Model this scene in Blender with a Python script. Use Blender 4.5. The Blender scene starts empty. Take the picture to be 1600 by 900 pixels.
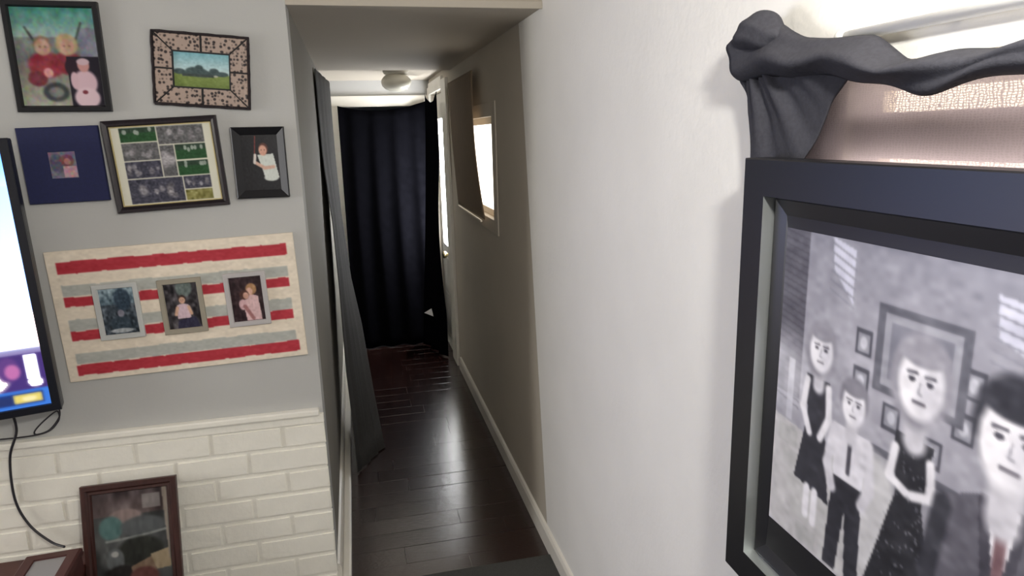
import bpy, bmesh, math, random
import numpy as np
from mathutils import Vector, Matrix
random.seed(7); rng = np.random.default_rng(7)
R = math.radians
sc = bpy.context.scene
C = sc.collection

# ------------------------------------------------------------------ camera
YAW, PIT, ROLL, ZC, FPX = R(12.9), R(12.8), R(1.5), 1.72, 1058.0
F_ = Vector((math.sin(YAW)*math.cos(PIT), math.cos(YAW)*math.cos(PIT), -math.sin(PIT)))
R0 = Vector((math.cos(YAW), -math.sin(YAW), 0)); U0 = R0.cross(F_)
R_ = R0*math.cos(ROLL) - U0*math.sin(ROLL); U_ = U0*math.cos(ROLL) + R0*math.sin(ROLL)
cd = bpy.data.cameras.new('camera'); cam = bpy.data.objects.new('camera', cd); C.objects.link(cam)
cd.sensor_width = 36.0; cd.lens = 36.0*FPX/1600.0; cd.clip_start = 0.02
m = Matrix.Identity(4)
for i in range(3):
    m[i][0] = R_[i]; m[i][1] = U_[i]; m[i][2] = -F_[i]
m[2][3] = ZC
cam.matrix_world = m
sc.camera = cam

# ------------------------------------------------------------------ world, lights, exposure
vs = sc.view_settings
vs.view_transform = 'Standard'; vs.look = 'None'; vs.gamma = 1.0; vs.use_curve_mapping = False
vs.exposure = 0.0
w = bpy.data.worlds.new('world'); sc.world = w; w.use_nodes = True
bg = w.node_tree.nodes['Background']
bg.inputs[0].default_value = (0.75, 0.85, 1.0, 1); bg.inputs[1].default_value = 0.02

def area_light(name, loc, direction, sx, sy, power, col):
    l = bpy.data.lights.new(name, 'AREA'); l.shape = 'RECTANGLE'; l.size = sx; l.size_y = sy
    l.energy = power; l.color = col
    o = bpy.data.objects.new(name, l); C.objects.link(o); o.location = loc
    o.rotation_euler = Vector(direction).to_track_quat('-Z', 'Y').to_euler()
    return o
# daylight through the window in the room's left wall, seen by the room
area_light('daylight_side_window', (-3.02, 1.78, 1.5), (1, 0.0, 0), 0.7, 1.25, 40, (1.0, 0.975, 0.93))

# ------------------------------------------------------------------ helpers
def lin(c):
    return tuple((x/12.92 if x <= 0.04045 else ((x+0.055)/1.055)**2.4) for x in c)
def rgb(r, g, b): return lin((r/255, g/255, b/255))

MATS = {}
def mat(name, col, rough=0.6, metal=0.0, var=0.0, vscale=8.0, bump=0.0, bscale=60.0, stretch=(1,1,1), spec=0.5, coat=0.0, crough=0.25):
    if name in MATS: return MATS[name]
    M = bpy.data.materials.new(name); M.use_nodes = True; nt = M.node_tree
    b = nt.nodes['Principled BSDF']; L = nt.links.new
    b.inputs['Base Color'].default_value = (*col, 1); b.inputs['Roughness'].default_value = rough
    b.inputs['Metallic'].default_value = metal; b.inputs['Specular IOR Level'].default_value = spec
    b.inputs['Coat Weight'].default_value = coat; b.inputs['Coat Roughness'].default_value = crough
    tc = nt.nodes.new('ShaderNodeTexCoord'); mp = nt.nodes.new('ShaderNodeMapping')
    mp.inputs['Scale'].default_value = stretch; L(tc.outputs['Object'], mp.inputs[0])
    if var > 0:
        n = nt.nodes.new('ShaderNodeTexNoise'); n.inputs['Scale'].default_value = vscale; n.inputs['Detail'].default_value = 5
        L(mp.outputs[0], n.inputs['Vector'])
        r = nt.nodes.new('ShaderNodeValToRGB')
        r.color_ramp.elements[0].position = 0.3; r.color_ramp.elements[1].position = 0.7
        r.color_ramp.elements[0].color = (*[max(0, x*(1-var)) for x in col], 1)
        r.color_ramp.elements[1].color = (*[min(1, x*(1+var)) for x in col], 1)
        L(n.outputs[0], r.inputs[0]); L(r.outputs[0], b.inputs['Base Color'])
    if bump > 0:
        n = nt.nodes.new('ShaderNodeTexNoise'); n.inputs['Scale'].default_value = bscale; n.inputs['Detail'].default_value = 4
        L(mp.outputs[0], n.inputs['Vector'])
        bp = nt.nodes.new('ShaderNodeBump'); bp.inputs['Strength'].default_value = bump; bp.inputs['Distance'].default_value = 0.01
        L(n.outputs[0], bp.inputs['Height']); L(bp.outputs[0], b.inputs['Normal'])
    MATS[name] = M
    return M
def emit(name, col, strength):
    M = bpy.data.materials.new(name); M.use_nodes = True; nt = M.node_tree
    nt.nodes.remove(nt.nodes['Principled BSDF'])
    e = nt.nodes.new('ShaderNodeEmission'); e.inputs[0].default_value = (*col, 1); e.inputs[1].default_value = strength
    nt.links.new(e.outputs[0], nt.nodes['Material Output'].inputs[0]); MATS[name] = M
    return M
def print_mat(name, rough=0.35, emission=0.0):
    M = bpy.data.materials.new(name); M.use_nodes = True; nt = M.node_tree; b = nt.nodes['Principled BSDF']
    a = nt.nodes.new('ShaderNodeAttribute'); a.attribute_name = 'print'
    if emission:
        b.inputs['Base Color'].default_value = (0.01, 0.01, 0.012, 1)
        nt.links.new(a.outputs[0], b.inputs['Emission Color']); b.inputs['Emission Strength'].default_value = emission
    else:
        nt.links.new(a.outputs[0], b.inputs['Base Color'])
    b.inputs['Roughness'].default_value = rough
    MATS[name] = M
    return M

def link(name, me, material, parent=None, loc=None, rot=None):
    o = bpy.data.objects.new(name, me); C.objects.link(o)
    if material is not None and not me.materials: me.materials.append(material)
    if parent is not None: o.parent = parent
    if loc: o.location = loc
    if rot: o.rotation_euler = rot
    return o
def obj(name, bm, material, parent=None, loc=None, rot=None, smooth=False):
    me = bpy.data.meshes.new(name); bmesh.ops.recalc_face_normals(bm, faces=bm.faces[:]); bm.to_mesh(me); bm.free()
    if smooth:
        for p in me.polygons: p.use_smooth = True
    return link(name, me, material, parent, loc, rot)
def empty(name, loc=(0,0,0), rot=(0,0,0)):
    o = bpy.data.objects.new(name, None); C.objects.link(o); o.location = loc; o.rotation_euler = rot
    o.empty_display_size = 0.05
    return o
def tag(o, label=None, cat=None, group=None, kind=None):
    if label: o['label'] = label
    if cat: o['category'] = cat
    if group: o['group'] = group
    if kind: o['kind'] = kind
    return o
def box(bm, x0, x1, y0, y1, z0, z1, bev=0.0):
    v = [bm.verts.new(p) for p in ((x0,y0,z0),(x1,y0,z0),(x1,y1,z0),(x0,y1,z0),(x0,y0,z1),(x1,y0,z1),(x1,y1,z1),(x0,y1,z1))]
    fs = [bm.faces.new([v[i] for i in q]) for q in ((0,3,2,1),(4,5,6,7),(0,1,5,4),(1,2,6,5),(2,3,7,6),(3,0,4,7))]
    if bev > 0:
        es = list({e for f in fs for e in f.edges})
        bmesh.ops.bevel(bm, geom=es, offset=bev, segments=2, affect='EDGES', profile=0.6)
    return bm
def B(x0, x1, y0, y1, z0, z1, bev=0.0): return box(bmesh.new(), x0, x1, y0, y1, z0, z1, bev)
def tube(bm, pts, r, n=10, rs=None, cap=True):
    pts = [Vector(p) for p in pts]; rings = []
    for i, p in enumerate(pts):
        t = (pts[min(i+1, len(pts)-1)] - pts[max(i-1, 0)]).normalized()
        a = t.orthogonal().normalized() if i == 0 else (a0 - t*a0.dot(t)).normalized()
        a0 = a; b = t.cross(a); rr = rs[i] if rs else r
        rings.append([bm.verts.new(p + (a*math.cos(k*2*math.pi/n) + b*math.sin(k*2*math.pi/n))*rr) for k in range(n)])
    for i in range(len(rings)-1):
        for k in range(n): bm.faces.new((rings[i][k], rings[i][(k+1) % n], rings[i+1][(k+1) % n], rings[i+1][k]))
    if cap: bm.faces.new(rings[0][::-1]); bm.faces.new(rings[-1])
    return bm
def spline(pts, n=8):
    P = [Vector(p) for p in pts]; out = []
    for i in range(len(P)-1):
        p0, p1, p2, p3 = P[max(i-1,0)], P[i], P[i+1], P[min(i+2, len(P)-1)]
        for k in range(n):
            t = k/n
            out.append(0.5*((2*p1) + (p2-p0)*t + (2*p0-5*p1+4*p2-p3)*t*t + (-p0+3*p1-3*p2+p3)*t**3))
    return out + [P[-1]]
def lathe(prof, n=32):
    bm = bmesh.new(); rings = []
    for r, z in prof:
        rings.append([bm.verts.new((r*math.cos(2*math.pi*k/n), r*math.sin(2*math.pi*k/n), z)) for k in range(n)])
    for i in range(len(rings)-1):
        for k in range(n): bm.faces.new((rings[i][k], rings[i][(k+1) % n], rings[i+1][(k+1) % n], rings[i+1][k]))
    bm.faces.new(rings[0][::-1]); bm.faces.new(rings[-1])
    return bm
def sheet(name, fn, nu, nv, material, parent=None, thick=0.0, smooth=True):
    vs_, fs = [], []
    for j in range(nv+1):
        for i in range(nu+1): vs_.append(fn(i/nu, j/nv))
    for j in range(nv):
        for i in range(nu):
            a = j*(nu+1)+i; fs.append((a, a+1, a+nu+2, a+nu+1))
    me = bpy.data.meshes.new(name); me.from_pydata(vs_, [], fs)
    if smooth:
        for p in me.polygons: p.use_smooth = True
    o = link(name, me, material, parent)
    if thick:
        s = o.modifiers.new('solid', 'SOLIDIFY'); s.thickness = thick; s.offset = 0
    return o

def interp(P, x):
    for (a, b), (c, d) in zip(P[:-1], P[1:]):
        if (a-x)*(c-x) <= 0: return b + (d-b)*(x-a)/(c-a) if c != a else b
    return P[-1][1] if abs(x-P[-1][0]) < abs(x-P[0][0]) else P[0][1]

def wall_holes(name, axis, c0, c1, a0, a1, z0, z1, holes, material):
    """A wall slab between c0 and c1 on the given axis, running a0..a1, with rectangular openings (a0,a1,z0,z1)."""
    A = sorted({a0, a1, *[h[0] for h in holes], *[h[1] for h in holes]}); Z = sorted({z0, z1, *[h[2] for h in holes], *[h[3] for h in holes]})
    bm = bmesh.new(); cache = {}
    def V(c, a, z):
        k = (c, a, z)
        if k not in cache: cache[k] = bm.verts.new((c, a, z) if axis == 'x' else (a, c, z))
        return cache[k]
    def solid(i, j):
        if i < 0 or j < 0 or i >= len(A)-1 or j >= len(Z)-1: return False
        am, zm = (A[i]+A[i+1])/2, (Z[j]+Z[j+1])/2
        return not any(h[0] < am < h[1] and h[2] < zm < h[3] for h in holes)
    for i in range(len(A)-1):
        for j in range(len(Z)-1):
            if not solid(i, j): continue
            p, q, r, s = A[i], A[i+1], Z[j], Z[j+1]
            for c in (c0, c1): bm.faces.new((V(c,p,r), V(c,q,r), V(c,q,s), V(c,p,s)))
            if not solid(i-1, j): bm.faces.new((V(c0,p,r), V(c1,p,r), V(c1,p,s), V(c0,p,s)))
            if not solid(i+1, j): bm.faces.new((V(c0,q,r), V(c1,q,r), V(c1,q,s), V(c0,q,s)))
            if not solid(i, j-1): bm.faces.new((V(c0,p,r), V(c1,p,r), V(c1,q,r), V(c0,q,r)))
            if not solid(i, j+1): bm.faces.new((V(c0,p,s), V(c1,p,s), V(c1,q,s), V(c0,q,s)))
    return tag(obj(name, bm, material), kind='structure')

# ---- small painter for the flat prints (photographs, the canvas, the screen): colours on a fine grid
class Pic:
    def __init__(s, w, h, n, base=(128,128,128)):
        s.w, s.h = w, h; s.nx = n; s.ny = max(4, int(n*h/w))
        u, v = np.meshgrid(np.linspace(0, w, s.nx), np.linspace(0, h, s.ny)); s.U, s.V = u, v
        s.I = np.zeros((s.ny, s.nx, 3)) + np.array(base)/255; s.gain = None
    def mix(s, mask, c):
        c = np.array(c)/255 if not isinstance(c, np.ndarray) else c
        s.I = s.I*(1-mask[..., None]) + c*mask[..., None]
    def rect(s, u0, v0, u1, v1, c, a=1.0):
        s.mix(((s.U >= u0) & (s.U <= u1) & (s.V >= v0) & (s.V <= v1)).astype(float)*a, c)
    def ell(s, cu, cv, ru, rv, c, rot=0, a=1.0, soft=0.12):
        d = R(rot); x = (s.U-cu)*math.cos(d)+(s.V-cv)*math.sin(d); y = -(s.U-cu)*math.sin(d)+(s.V-cv)*math.cos(d)
        q = np.sqrt((x/ru)**2+(y/rv)**2); s.mix(np.clip((1+soft-q)/(2*soft), 0, 1)*a, c)
    def poly(s, P, c, a=1.0):
        ins = np.zeros(s.U.shape, bool); n = len(P)
        for i in range(n):
            (x0, y0), (x1, y1) = P[i], P[(i+1) % n]
            if y0 == y1: continue
            cond = ((y0 > s.V) != (y1 > s.V)) & (s.U < (x1-x0)*(s.V-y0)/(y1-y0)+x0); ins ^= cond
        s.mix(ins.astype(float)*a, c)
    def line(s, P, r, c, a=1.0):
        for (x0, y0), (x1, y1) in zip(P[:-1], P[1:]):
            dx, dy = x1-x0, y1-y0; t = np.clip(((s.U-x0)*dx+(s.V-y0)*dy)/(dx*dx+dy*dy+1e-12), 0, 1)
            d = np.hypot(s.U-x0-t*dx, s.V-y0-t*dy); s.mix(np.clip((r*1.3-d)/(r*0.6), 0, 1)*a, c)
    def vgrad(s, v0, v1, c0, c1, a=1.0, u0=None, u1=None):
        t = np.clip((s.V-v0)/(v1-v0), 0, 1)[..., None]; col = np.array(c0)/255*(1-t)+np.array(c1)/255*t
        mk = ((s.V >= v0) & (s.V <= v1))
        if u0 is not None: mk &= (s.U >= u0) & (s.U <= u1)
        s.mix(mk.astype(float)*a, col)
    def noise(s, amp, cells, region=None, colour=False):
        g = rng.normal(0, amp, (cells+2, cells+2, 3 if colour else 1))
        x = s.U/s.w*cells; y = s.V/s.h*cells; i = x.astype(int); j = y.astype(int); fx = (x-i)[..., None]; fy = (y-j)[..., None]
        fx = fx*fx*(3-2*fx); fy = fy*fy*(3-2*fy)
        nz = (g[j, i]*(1-fx)+g[j, i+1]*fx)*(1-fy)+(g[j+1, i]*(1-fx)+g[j+1, i+1]*fx)*fy
        if region is not None:
            u0, v0, u1, v1 = region; nz = nz*((s.U >= u0) & (s.U <= u1) & (s.V >= v0) & (s.V <= v1))[..., None]
        s.I = np.clip(s.I+nz, 0, 1)
    def blur(s, k=1):
        for _ in range(k):
            p = np.pad(s.I, ((1,1),(1,1),(0,0)), mode='edge')
            s.I = (p[:-2,1:-1]+p[2:,1:-1]+p[1:-1,:-2]+p[1:-1,2:]+2*p[1:-1,1:-1])/6
    def build(s, name, material, parent=None, loc=None, rot=None):
        nx, ny = s.nx, s.ny
        co = np.stack([s.U.ravel()-s.w/2, np.zeros(nx*ny), s.h/2-s.V.ravel()], 1)
        i, j = np.meshgrid(np.arange(nx-1), np.arange(ny-1)); a = (j*nx+i).ravel()
        fs = np.stack([a, a+nx, a+nx+1, a+1], 1)
        me = bpy.data.meshes.new(name); me.from_pydata(co.tolist(), [], fs.tolist())
        at = me.attributes.new('print', 'FLOAT_COLOR', 'POINT')
        c = np.clip(s.I.reshape(-1, 3), 0, 1); c = np.where(c <= 0.04045, c/12.92, ((c+0.055)/1.055)**2.4)
        if s.gain is not None: c = c*s.gain.reshape(-1, 1)
        at.data.foreach_set('color', np.concatenate([c, np.ones((len(c), 1))], 1).astype(np.float32).ravel())
        return link(name, me, material, parent, loc, rot)
    def person(s, cu, cv, k, shirt, hair=(60,45,35), skin=(205,165,140), arms=True):
        """a small soft standing child: cv is the head centre, k the head radius"""
        s.poly([(cu-1.5*k, cv+1.5*k), (cu+1.5*k, cv+1.5*k), (cu+1.8*k, cv+5.5*k), (cu-1.8*k, cv+5.5*k)], shirt)
        s.ell(cu, cv+2.2*k, 1.7*k, 1.1*k, shirt)
        if arms:
            s.line([(cu-1.5*k, cv+2.2*k), (cu-2.1*k, cv+4.2*k)], 0.42*k, skin); s.line([(cu+1.5*k, cv+2.2*k), (cu+2.0*k, cv+4.2*k)], 0.42*k, skin)
        s.ell(cu, cv-0.2*k, 1.08*k, 1.2*k, hair); s.ell(cu, cv+0.15*k, 0.82*k, 0.98*k, skin)
        for e in (-.32, .32): s.ell(cu+e*k, cv+0.02*k, .12*k, .09*k, (60,40,35))
        s.line([(cu-.25*k, cv+.55*k), (cu+.25*k, cv+.55*k)], .07*k, (150,80,75))

# ------------------------------------------------------------------ materials
M_wallR = mat('painted_plaster', rgb(236,234,229), 0.75, var=0.03, vscale=3, bump=0.12, bscale=45)
M_wallG = mat('grey_paint', rgb(182,182,180), 0.75, var=0.02, vscale=4, bump=0.05, bscale=80)
M_ceil = mat('ceiling_paint', rgb(184,176,163), 0.85, bump=0.08, bscale=70)
M_trim = mat('white_gloss_trim', rgb(226,222,212), 0.4, var=0.03)
M_brick = mat('white_painted_brick', rgb(240,237,227), 0.6, var=0.03, vscale=10, bump=0.25, bscale=35)
M_hall = mat('shaded_grey_hall_paint', rgb(132,128,120), 0.75, var=0.02, vscale=4, bump=0.05, bscale=80)  # wall grey darkened, so the hall's shade sits in the colour
M_hallR = mat('shaded_beige_hall_paint', rgb(190,182,168), 0.75, var=0.03, vscale=3, bump=0.12, bscale=45)  # beige made darker to put hall shade into the colour
M_mortar = mat('white_painted_mortar', rgb(232,229,219), 0.75, bump=0.2, bscale=60)
M_plank = mat('dark_stained_wood', rgb(38,20,17), 0.22, var=0.35, vscale=6, bump=0.10, bscale=14, stretch=(1.2,9,1), spec=0.5, coat=0.7, crough=0.2)
M_carpet = mat('charcoal_carpet', rgb(66,66,63), 0.95, var=0.15, vscale=200, bump=0.5, bscale=300)
M_black = mat('black_satin', rgb(20,20,24), 0.38)
M_blackm = mat('black_matte', rgb(24,24,27), 0.6)
M_espresso = mat('dark_espresso_wood', rgb(32,25,30), 0.35, var=0.2, vscale=12, stretch=(8,8,1))
M_brown = mat('brown_stained_wood', rgb(62,36,32), 0.4, var=0.25, vscale=14, stretch=(6,6,1))
M_redwood = mat('reddish_brown_wood', rgb(72,36,32), 0.45, var=0.2, vscale=10)
M_gold = mat('pale_gold_fillet', rgb(205,190,140), 0.35, metal=0.6)
M_silver = mat('brushed_silver_fillet', rgb(200,205,205), 0.38, metal=0.85)
M_cream = mat('cream_mat_board', rgb(214,210,192), 0.85)
M_navy = mat('navy_cloth', rgb(24,30,74), 0.75, var=0.12, vscale=120)
M_plastic = mat('black_plastic', rgb(20,22,32), 0.3)
M_cord = mat('black_rubber', rgb(40,38,44), 0.5)
M_print = print_mat('photo_print', 0.3)
M_canvas = print_mat('canvas_print', 0.5)
M_paint = print_mat('painted_board', 0.65)
M_screen = print_mat('lit_screen', 0.25, emission=1.0)
M_dark = mat('charcoal_cloth', rgb(62,62,68), 0.9, var=0.12, vscale=150, bump=0.15, bscale=400, spec=0.15)
M_grey_cl = mat('dark_grey_cloth', rgb(62,61,60), 0.85, var=0.1, vscale=80, spec=0.2)
M_night = mat('black_blackout_cloth', rgb(8,8,11), 0.9, var=0.2, vscale=20, spec=0.0)
M_glass_w = mat('frosted_white_glass', rgb(225,222,208), 0.25)
M_shade = mat('brown_paper_shade', rgb(128,110,90), 0.85, var=0.08, vscale=12, stretch=(1,6,1))
M_chrome = mat('brass_knob', rgb(190,175,130), 0.25, metal=0.9)
M_day = emit('daylight_pane', (1.0, 0.93, 0.82), 3.6)
M_daydoor = emit('daylight_door_pane', (0.97, 0.98, 1.0), 31.0)
M_daywarm = emit('daylight_pane_warm', (1.0, 0.93, 0.83), 8.0)

# ------------------------------------------------------------------ the setting
YW, XL, XR, ZH, ZRM = 2.46, -0.17, 0.70, 2.155, 2.50
WIN_A = (-0.10, 0.87, 0.98, 1.80)           # window behind the big picture and the cloth
WIN_H = (3.40, 4.52, 1.29, 1.81)            # hall window under the paper shade
DOOR = (5.13, 5.93, 0.0, 2.06)              # outside door near the end of the hall
wr1 = wall_holes('wall_right', 'x', XR, XR+0.13, -2.2, 2.65, 0, 2.52, [WIN_A], M_wallR)
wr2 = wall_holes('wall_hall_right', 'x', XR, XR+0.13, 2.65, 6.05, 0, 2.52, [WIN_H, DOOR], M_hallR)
for o_ in (wr1, wr2):                        # slanted seam to the darker beige, painted along the hall shadow's edge
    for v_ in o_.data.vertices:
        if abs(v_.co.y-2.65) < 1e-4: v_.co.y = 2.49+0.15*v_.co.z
wall_holes('wall_left', 'x', -3.2, -3.06, -2.2, YW+0.1, 0, 2.52, [(1.40, 2.16, 0.85, 2.15)], M_wallR)
wall_holes('wall_back', 'y', -2.34, -2.2, -3.2, XR+0.13, 0, 2.52, [(-2.3, -0.9, 0.9, 2.2)], M_wallR)
# picture wall with brick lower half: mortar bed as the wall's lower part, bricks as its pieces
wf = tag(obj('wall_front', B(-3.06, XL, YW, YW+0.12, 0.0, ZRM), M_wallG), kind='structure')
tag(obj('wall_header', B(XL, XR, YW+0.005, YW+0.12, ZH, ZRM), M_ceil), kind='structure')
tag(obj('trim_1', B(XL, XR, YW-0.004, YW+0.006, ZH-0.006, ZH+0.02, 0.003), M_ceil), kind='structure')
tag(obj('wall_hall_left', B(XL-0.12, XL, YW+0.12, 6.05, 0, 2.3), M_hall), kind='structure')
tag(obj('ceiling', B(-3.2, XR+0.13, -2.34, YW+0.12, ZRM, ZRM+0.08), M_ceil), kind='structure')
bm = B(XL-0.12, XR+0.13, YW+0.12, 4.78, ZH, ZH+0.10); box(bm, XL-0.12, XR+0.13, 4.78, 6.2, ZH+0.035, ZH+0.10)  # far ceiling step added to shape the change from dark to lit
tag(obj('ceiling_hall', bm, M_ceil), kind='structure')

mort = obj('mortar_bed', B(-3.06, XL-0.002, YW-0.0125, YW+0.002, 0, 0.70), M_mortar, wf)
course, blen, joint = 0.0905, 0.2475, 0.011
zt = 0.70; row = 0; bmesh_cache = {}
def brick_mesh(L, h, k):
    key = (round(L, 3), round(h, 3), k)
    if key not in bmesh_cache:
        b = bmesh.new(); box(b, -L/2, L/2, -0.0055, 0.010, -h/2, h/2)
        for v in b.verts: v.co += Vector((random.uniform(-.002,.002), random.uniform(-.0008,.0008) if v.co.y < 0 else 0, random.uniform(-.002,.002)))
        bmesh.ops.bevel(b, geom=[e for e in b.edges if all(v.co.y < 0 for v in e.verts)], offset=0.0045, segments=2, affect='EDGES')
        bmesh.ops.recalc_face_normals(b, faces=b.faces[:])
        me = bpy.data.meshes.new('brick'); b.to_mesh(me); b.free(); me.materials.append(M_brick); bmesh_cache[key] = me
    return bmesh_cache[key]
while zt > 0.02:
    zb = max(zt-course, 0.0); h = zt-zb-joint
    if h < 0.02: break
    x1 = XL; x0 = (-0.316 if row % 2 == 0 else -0.444)
    while x1 > -2.2:
        L = x1-x0-(joint if x1 < XL else joint/2)
        xc = (x0+joint/2 + (x1-joint/2 if x1 < XL else x1))/2
        link('brick', brick_mesh(L, h, random.randrange(3)), None, wf, ((xc), YW-0.012, (zb+joint/2+zt-joint/2)/2))
        x1 = x0; x0 -= blen
    zt -= course; row += 1
# moulded ledge above the bricks
bm = bmesh.new(); box(bm, -3.06, XL-0.012, YW-0.030, YW+0.002, 0.728, 0.752, 0.006); box(bm, -3.06, XL+0.002, YW-0.019, YW+0.002, 0.696, 0.730, 0.004)
tag(obj('trim_2', bm, M_brick), kind='structure')

# floors: dark boards laid across the hall, carpet in the room
fl = tag(obj('floor', B(-3.2, XR+0.13, -2.34, 6.2, -0.08, -0.008), M_mortar), kind='structure')
pm = []
for k in range(6):
    b = B(0, 1, -0.0598, 0.0598, -0.012, 0.0, 0.0012); me = bpy.data.meshes.new('plank'); b.to_mesh(me); b.free(); me.materials.append(M_plank); pm.append(me)
y = 2.40
while y < 6.05:
    split = random.uniform(0.15, 0.85)*(XR-XL)
    for (a, L) in ((XL, split-0.0008), (XL+split, XR-XL-split)):
        o = link('plank', random.choice(pm), None, fl, (a, y+0.06, 0), (random.uniform(-.010,.010), random.uniform(-.0015,.0015), 0)); o.scale = (L, 1, 1)
    y += 0.12
tag(obj('carpet', B(-3.06, XR-0.014, -2.2, 2.412, -0.008, 0.012, 0.004), M_carpet), 'dark grey carpet ending at the start of the wooden hall floor', 'carpet')

# baseboards
def baseboard(name, x0, x1, y0, y1, side):
    b = bmesh.new()
    d = 1 if side == 'L' else -1; xw = XL if side == 'L' else XR
    pr = [(0, 0), (0.016, 0), (0.016, 0.075), (0.010, 0.088), (0, 0.092)]
    A = [b.verts.new((xw+d*p, y0, z)) for p, z in pr]; Z = [b.verts.new((xw+d*p, y1, z)) for p, z in pr]
    n = len(pr)
    for i in range(n): b.faces.new((A[i], A[(i+1) % n], Z[(i+1) % n], Z[i]))
    b.faces.new(A); b.faces.new(Z[::-1])
    return tag(obj(name, b, M_trim), kind='structure')
baseboard('baseboard_right', 0, 0, -2.2, 4.84, 'R')
baseboard('baseboard_left', 0, 0, YW+0.0, 6.0, 'L')
tag(obj('baseboard_left_shoe', B(XL+0.016, XL+0.050, YW+0.0, 6.0, 0, 0.03, 0.008), M_trim), kind='structure')

# end of the hall: wall with a doorway, casing
wall_holes('wall_end', 'y', 6.05, 6.15, XL-0.12, XR+0.13, 0, 2.3, [(-0.05, 0.60, 0, 1.98)], M_wallG)
bm = bmesh.new(); box(bm, -0.135, -0.05, 6.025, 6.05, 0, 2.05, 0.004); box(bm, 0.60, 0.685, 6.025, 6.05, 0, 2.05, 0.004); box(bm, -0.135, 0.685, 6.022, 6.05, 1.975, 2.065, 0.004)
tag(obj('trim_3', bm, M_trim), kind='structure')
# room behind the end doorway
tag(obj('wall_far_room', B(XL-0.12, XR+0.13, 6.95, 7.0, 0, 2.3), M_wallG), kind='structure')
# casing and outside door on the right
bm = bmesh.new(); box(bm, XR-0.022, XR, 4.90, 5.13, 0, 2.12, 0.004); box(bm, XR-0.022, XR, 5.93, 6.03, 0, 2.12, 0.004); box(bm, XR-0.022, XR, 5.13, 5.93, 2.06, 2.15, 0.004)
tag(obj('trim_4', bm, M_trim), kind='structure')
d1 = tag(wall_holes('door_1', 'x', XR+0.035, XR+0.08, 5.135, 5.925, 0.01, 2.055, [(5.20, 5.82, 0.82, 1.86)], M_trim), kind='structure')
obj('pane', B(XR+0.05, XR+0.06, 5.20, 5.82, 0.82, 1.86), M_daydoor, d1)
for (z0, z1) in ((0.12, 0.40), (0.46, 0.72)):
    bm = bmesh.new(); box(bm, XR+0.028, XR+0.036, 5.22, 5.80, z0, z1, 0.004); obj('door_panel', bm, M_trim, d1)
kb = lathe([(0.012,0),(0.012,0.03),(0.026,0.04),(0.030,0.055),(0.022,0.068),(0.004,0.072)], 18)
obj('door_knob', kb, M_chrome, d1, (XR+0.036, 5.40, 0.78), (0, R(-90), 0), True)

# hall window: frame, sash, pane, sill
def window_unit(n, x, hole, pane_mat, rails=()):
    y0, y1, z0, z1 = hole
    b = bmesh.new(); t = 0.035
    xa, xb = x+0.03, x+0.07
    box(b, xa, xb, y0, y0+t, z0, z1); box(b, xa, xb, y1-t, y1, z0, z1)
    box(b, xa, xb, y0+t, y1-t, z0, z0+t); box(b, xa, xb, y0+t, y1-t, z1-t, z1)
    o = tag(obj(f'window_{n}', b, M_trim), kind='structure')
    obj('pane', B(x+0.05, x+0.055, y0+t, y1-t, z0+t, z1-t), pane_mat, o)
    for (ra, rb) in rails: obj('window_rail', B(x+0.005, x+0.05, y0+t, y1-t, ra, rb), M_trim, o)
    return o
window_unit(1, XR, WIN_H, M_day)
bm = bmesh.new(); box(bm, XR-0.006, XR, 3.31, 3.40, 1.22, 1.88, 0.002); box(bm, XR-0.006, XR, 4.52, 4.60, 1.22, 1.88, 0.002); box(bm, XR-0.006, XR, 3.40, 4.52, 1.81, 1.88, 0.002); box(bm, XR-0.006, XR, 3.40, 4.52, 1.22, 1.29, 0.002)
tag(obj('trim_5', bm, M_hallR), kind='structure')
window_unit(2, XR, WIN_A, M_daywarm, rails=((1.675, 1.735),))
def side_window(n, axis):
    b = bmesh.new()
    if axis == 'x':
        for (a, c, z0, z1) in ((1.40,1.44,.85,2.15),(2.12,2.16,.85,2.15),(1.44,2.12,.85,.89),(1.44,2.12,2.11,2.15)): box(b, -3.17, -3.12, a, c, z0, z1)
    else:
        for (a, c, z0, z1) in ((-2.3,-2.26,.9,2.2),(-.94,-.9,.9,2.2),(-2.26,-.94,.9,.94),(-2.26,-.94,2.16,2.2)): box(b, a, c, -2.31, -2.26, z0, z1)
    return tag(obj(f'window_{n}', b, M_trim), kind='structure')
side_window(3, 'x'); side_window(4, 'y')

# ------------------------------------------------------------------ hall: shade, lamp, curtains
sh = empty('window_blind', (XR-0.03, 4.15, 2.06))
def shade_fn(u, v):
    # hangs from two tacks; its near edge curls off the wall and slants
    yy = 4.66 - u*0.93 - v*(0.12+0.13*v) ; bow = 0.022+0.016*u*math.sin(math.pi*min(1, v*0.95))
    return (-bow + 0.018 - 0.0*v, yy-4.15, 0.0 - v*0.775)
s_ = sheet('shade_panel', shade_fn, 16, 24, M_shade, sh, 0.003)
bm = tube(bmesh.new(), [(-0.004, 4.40-4.15, -0.788), (-0.010, 3.58-4.15, -0.792)], 0.006); obj('bottom_bar', bm, mat('pale_wood_bar', rgb(225,215,200), .5), sh)
tag(sh, 'brown paper shade hanging over the lit hall window', 'shade')

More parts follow.
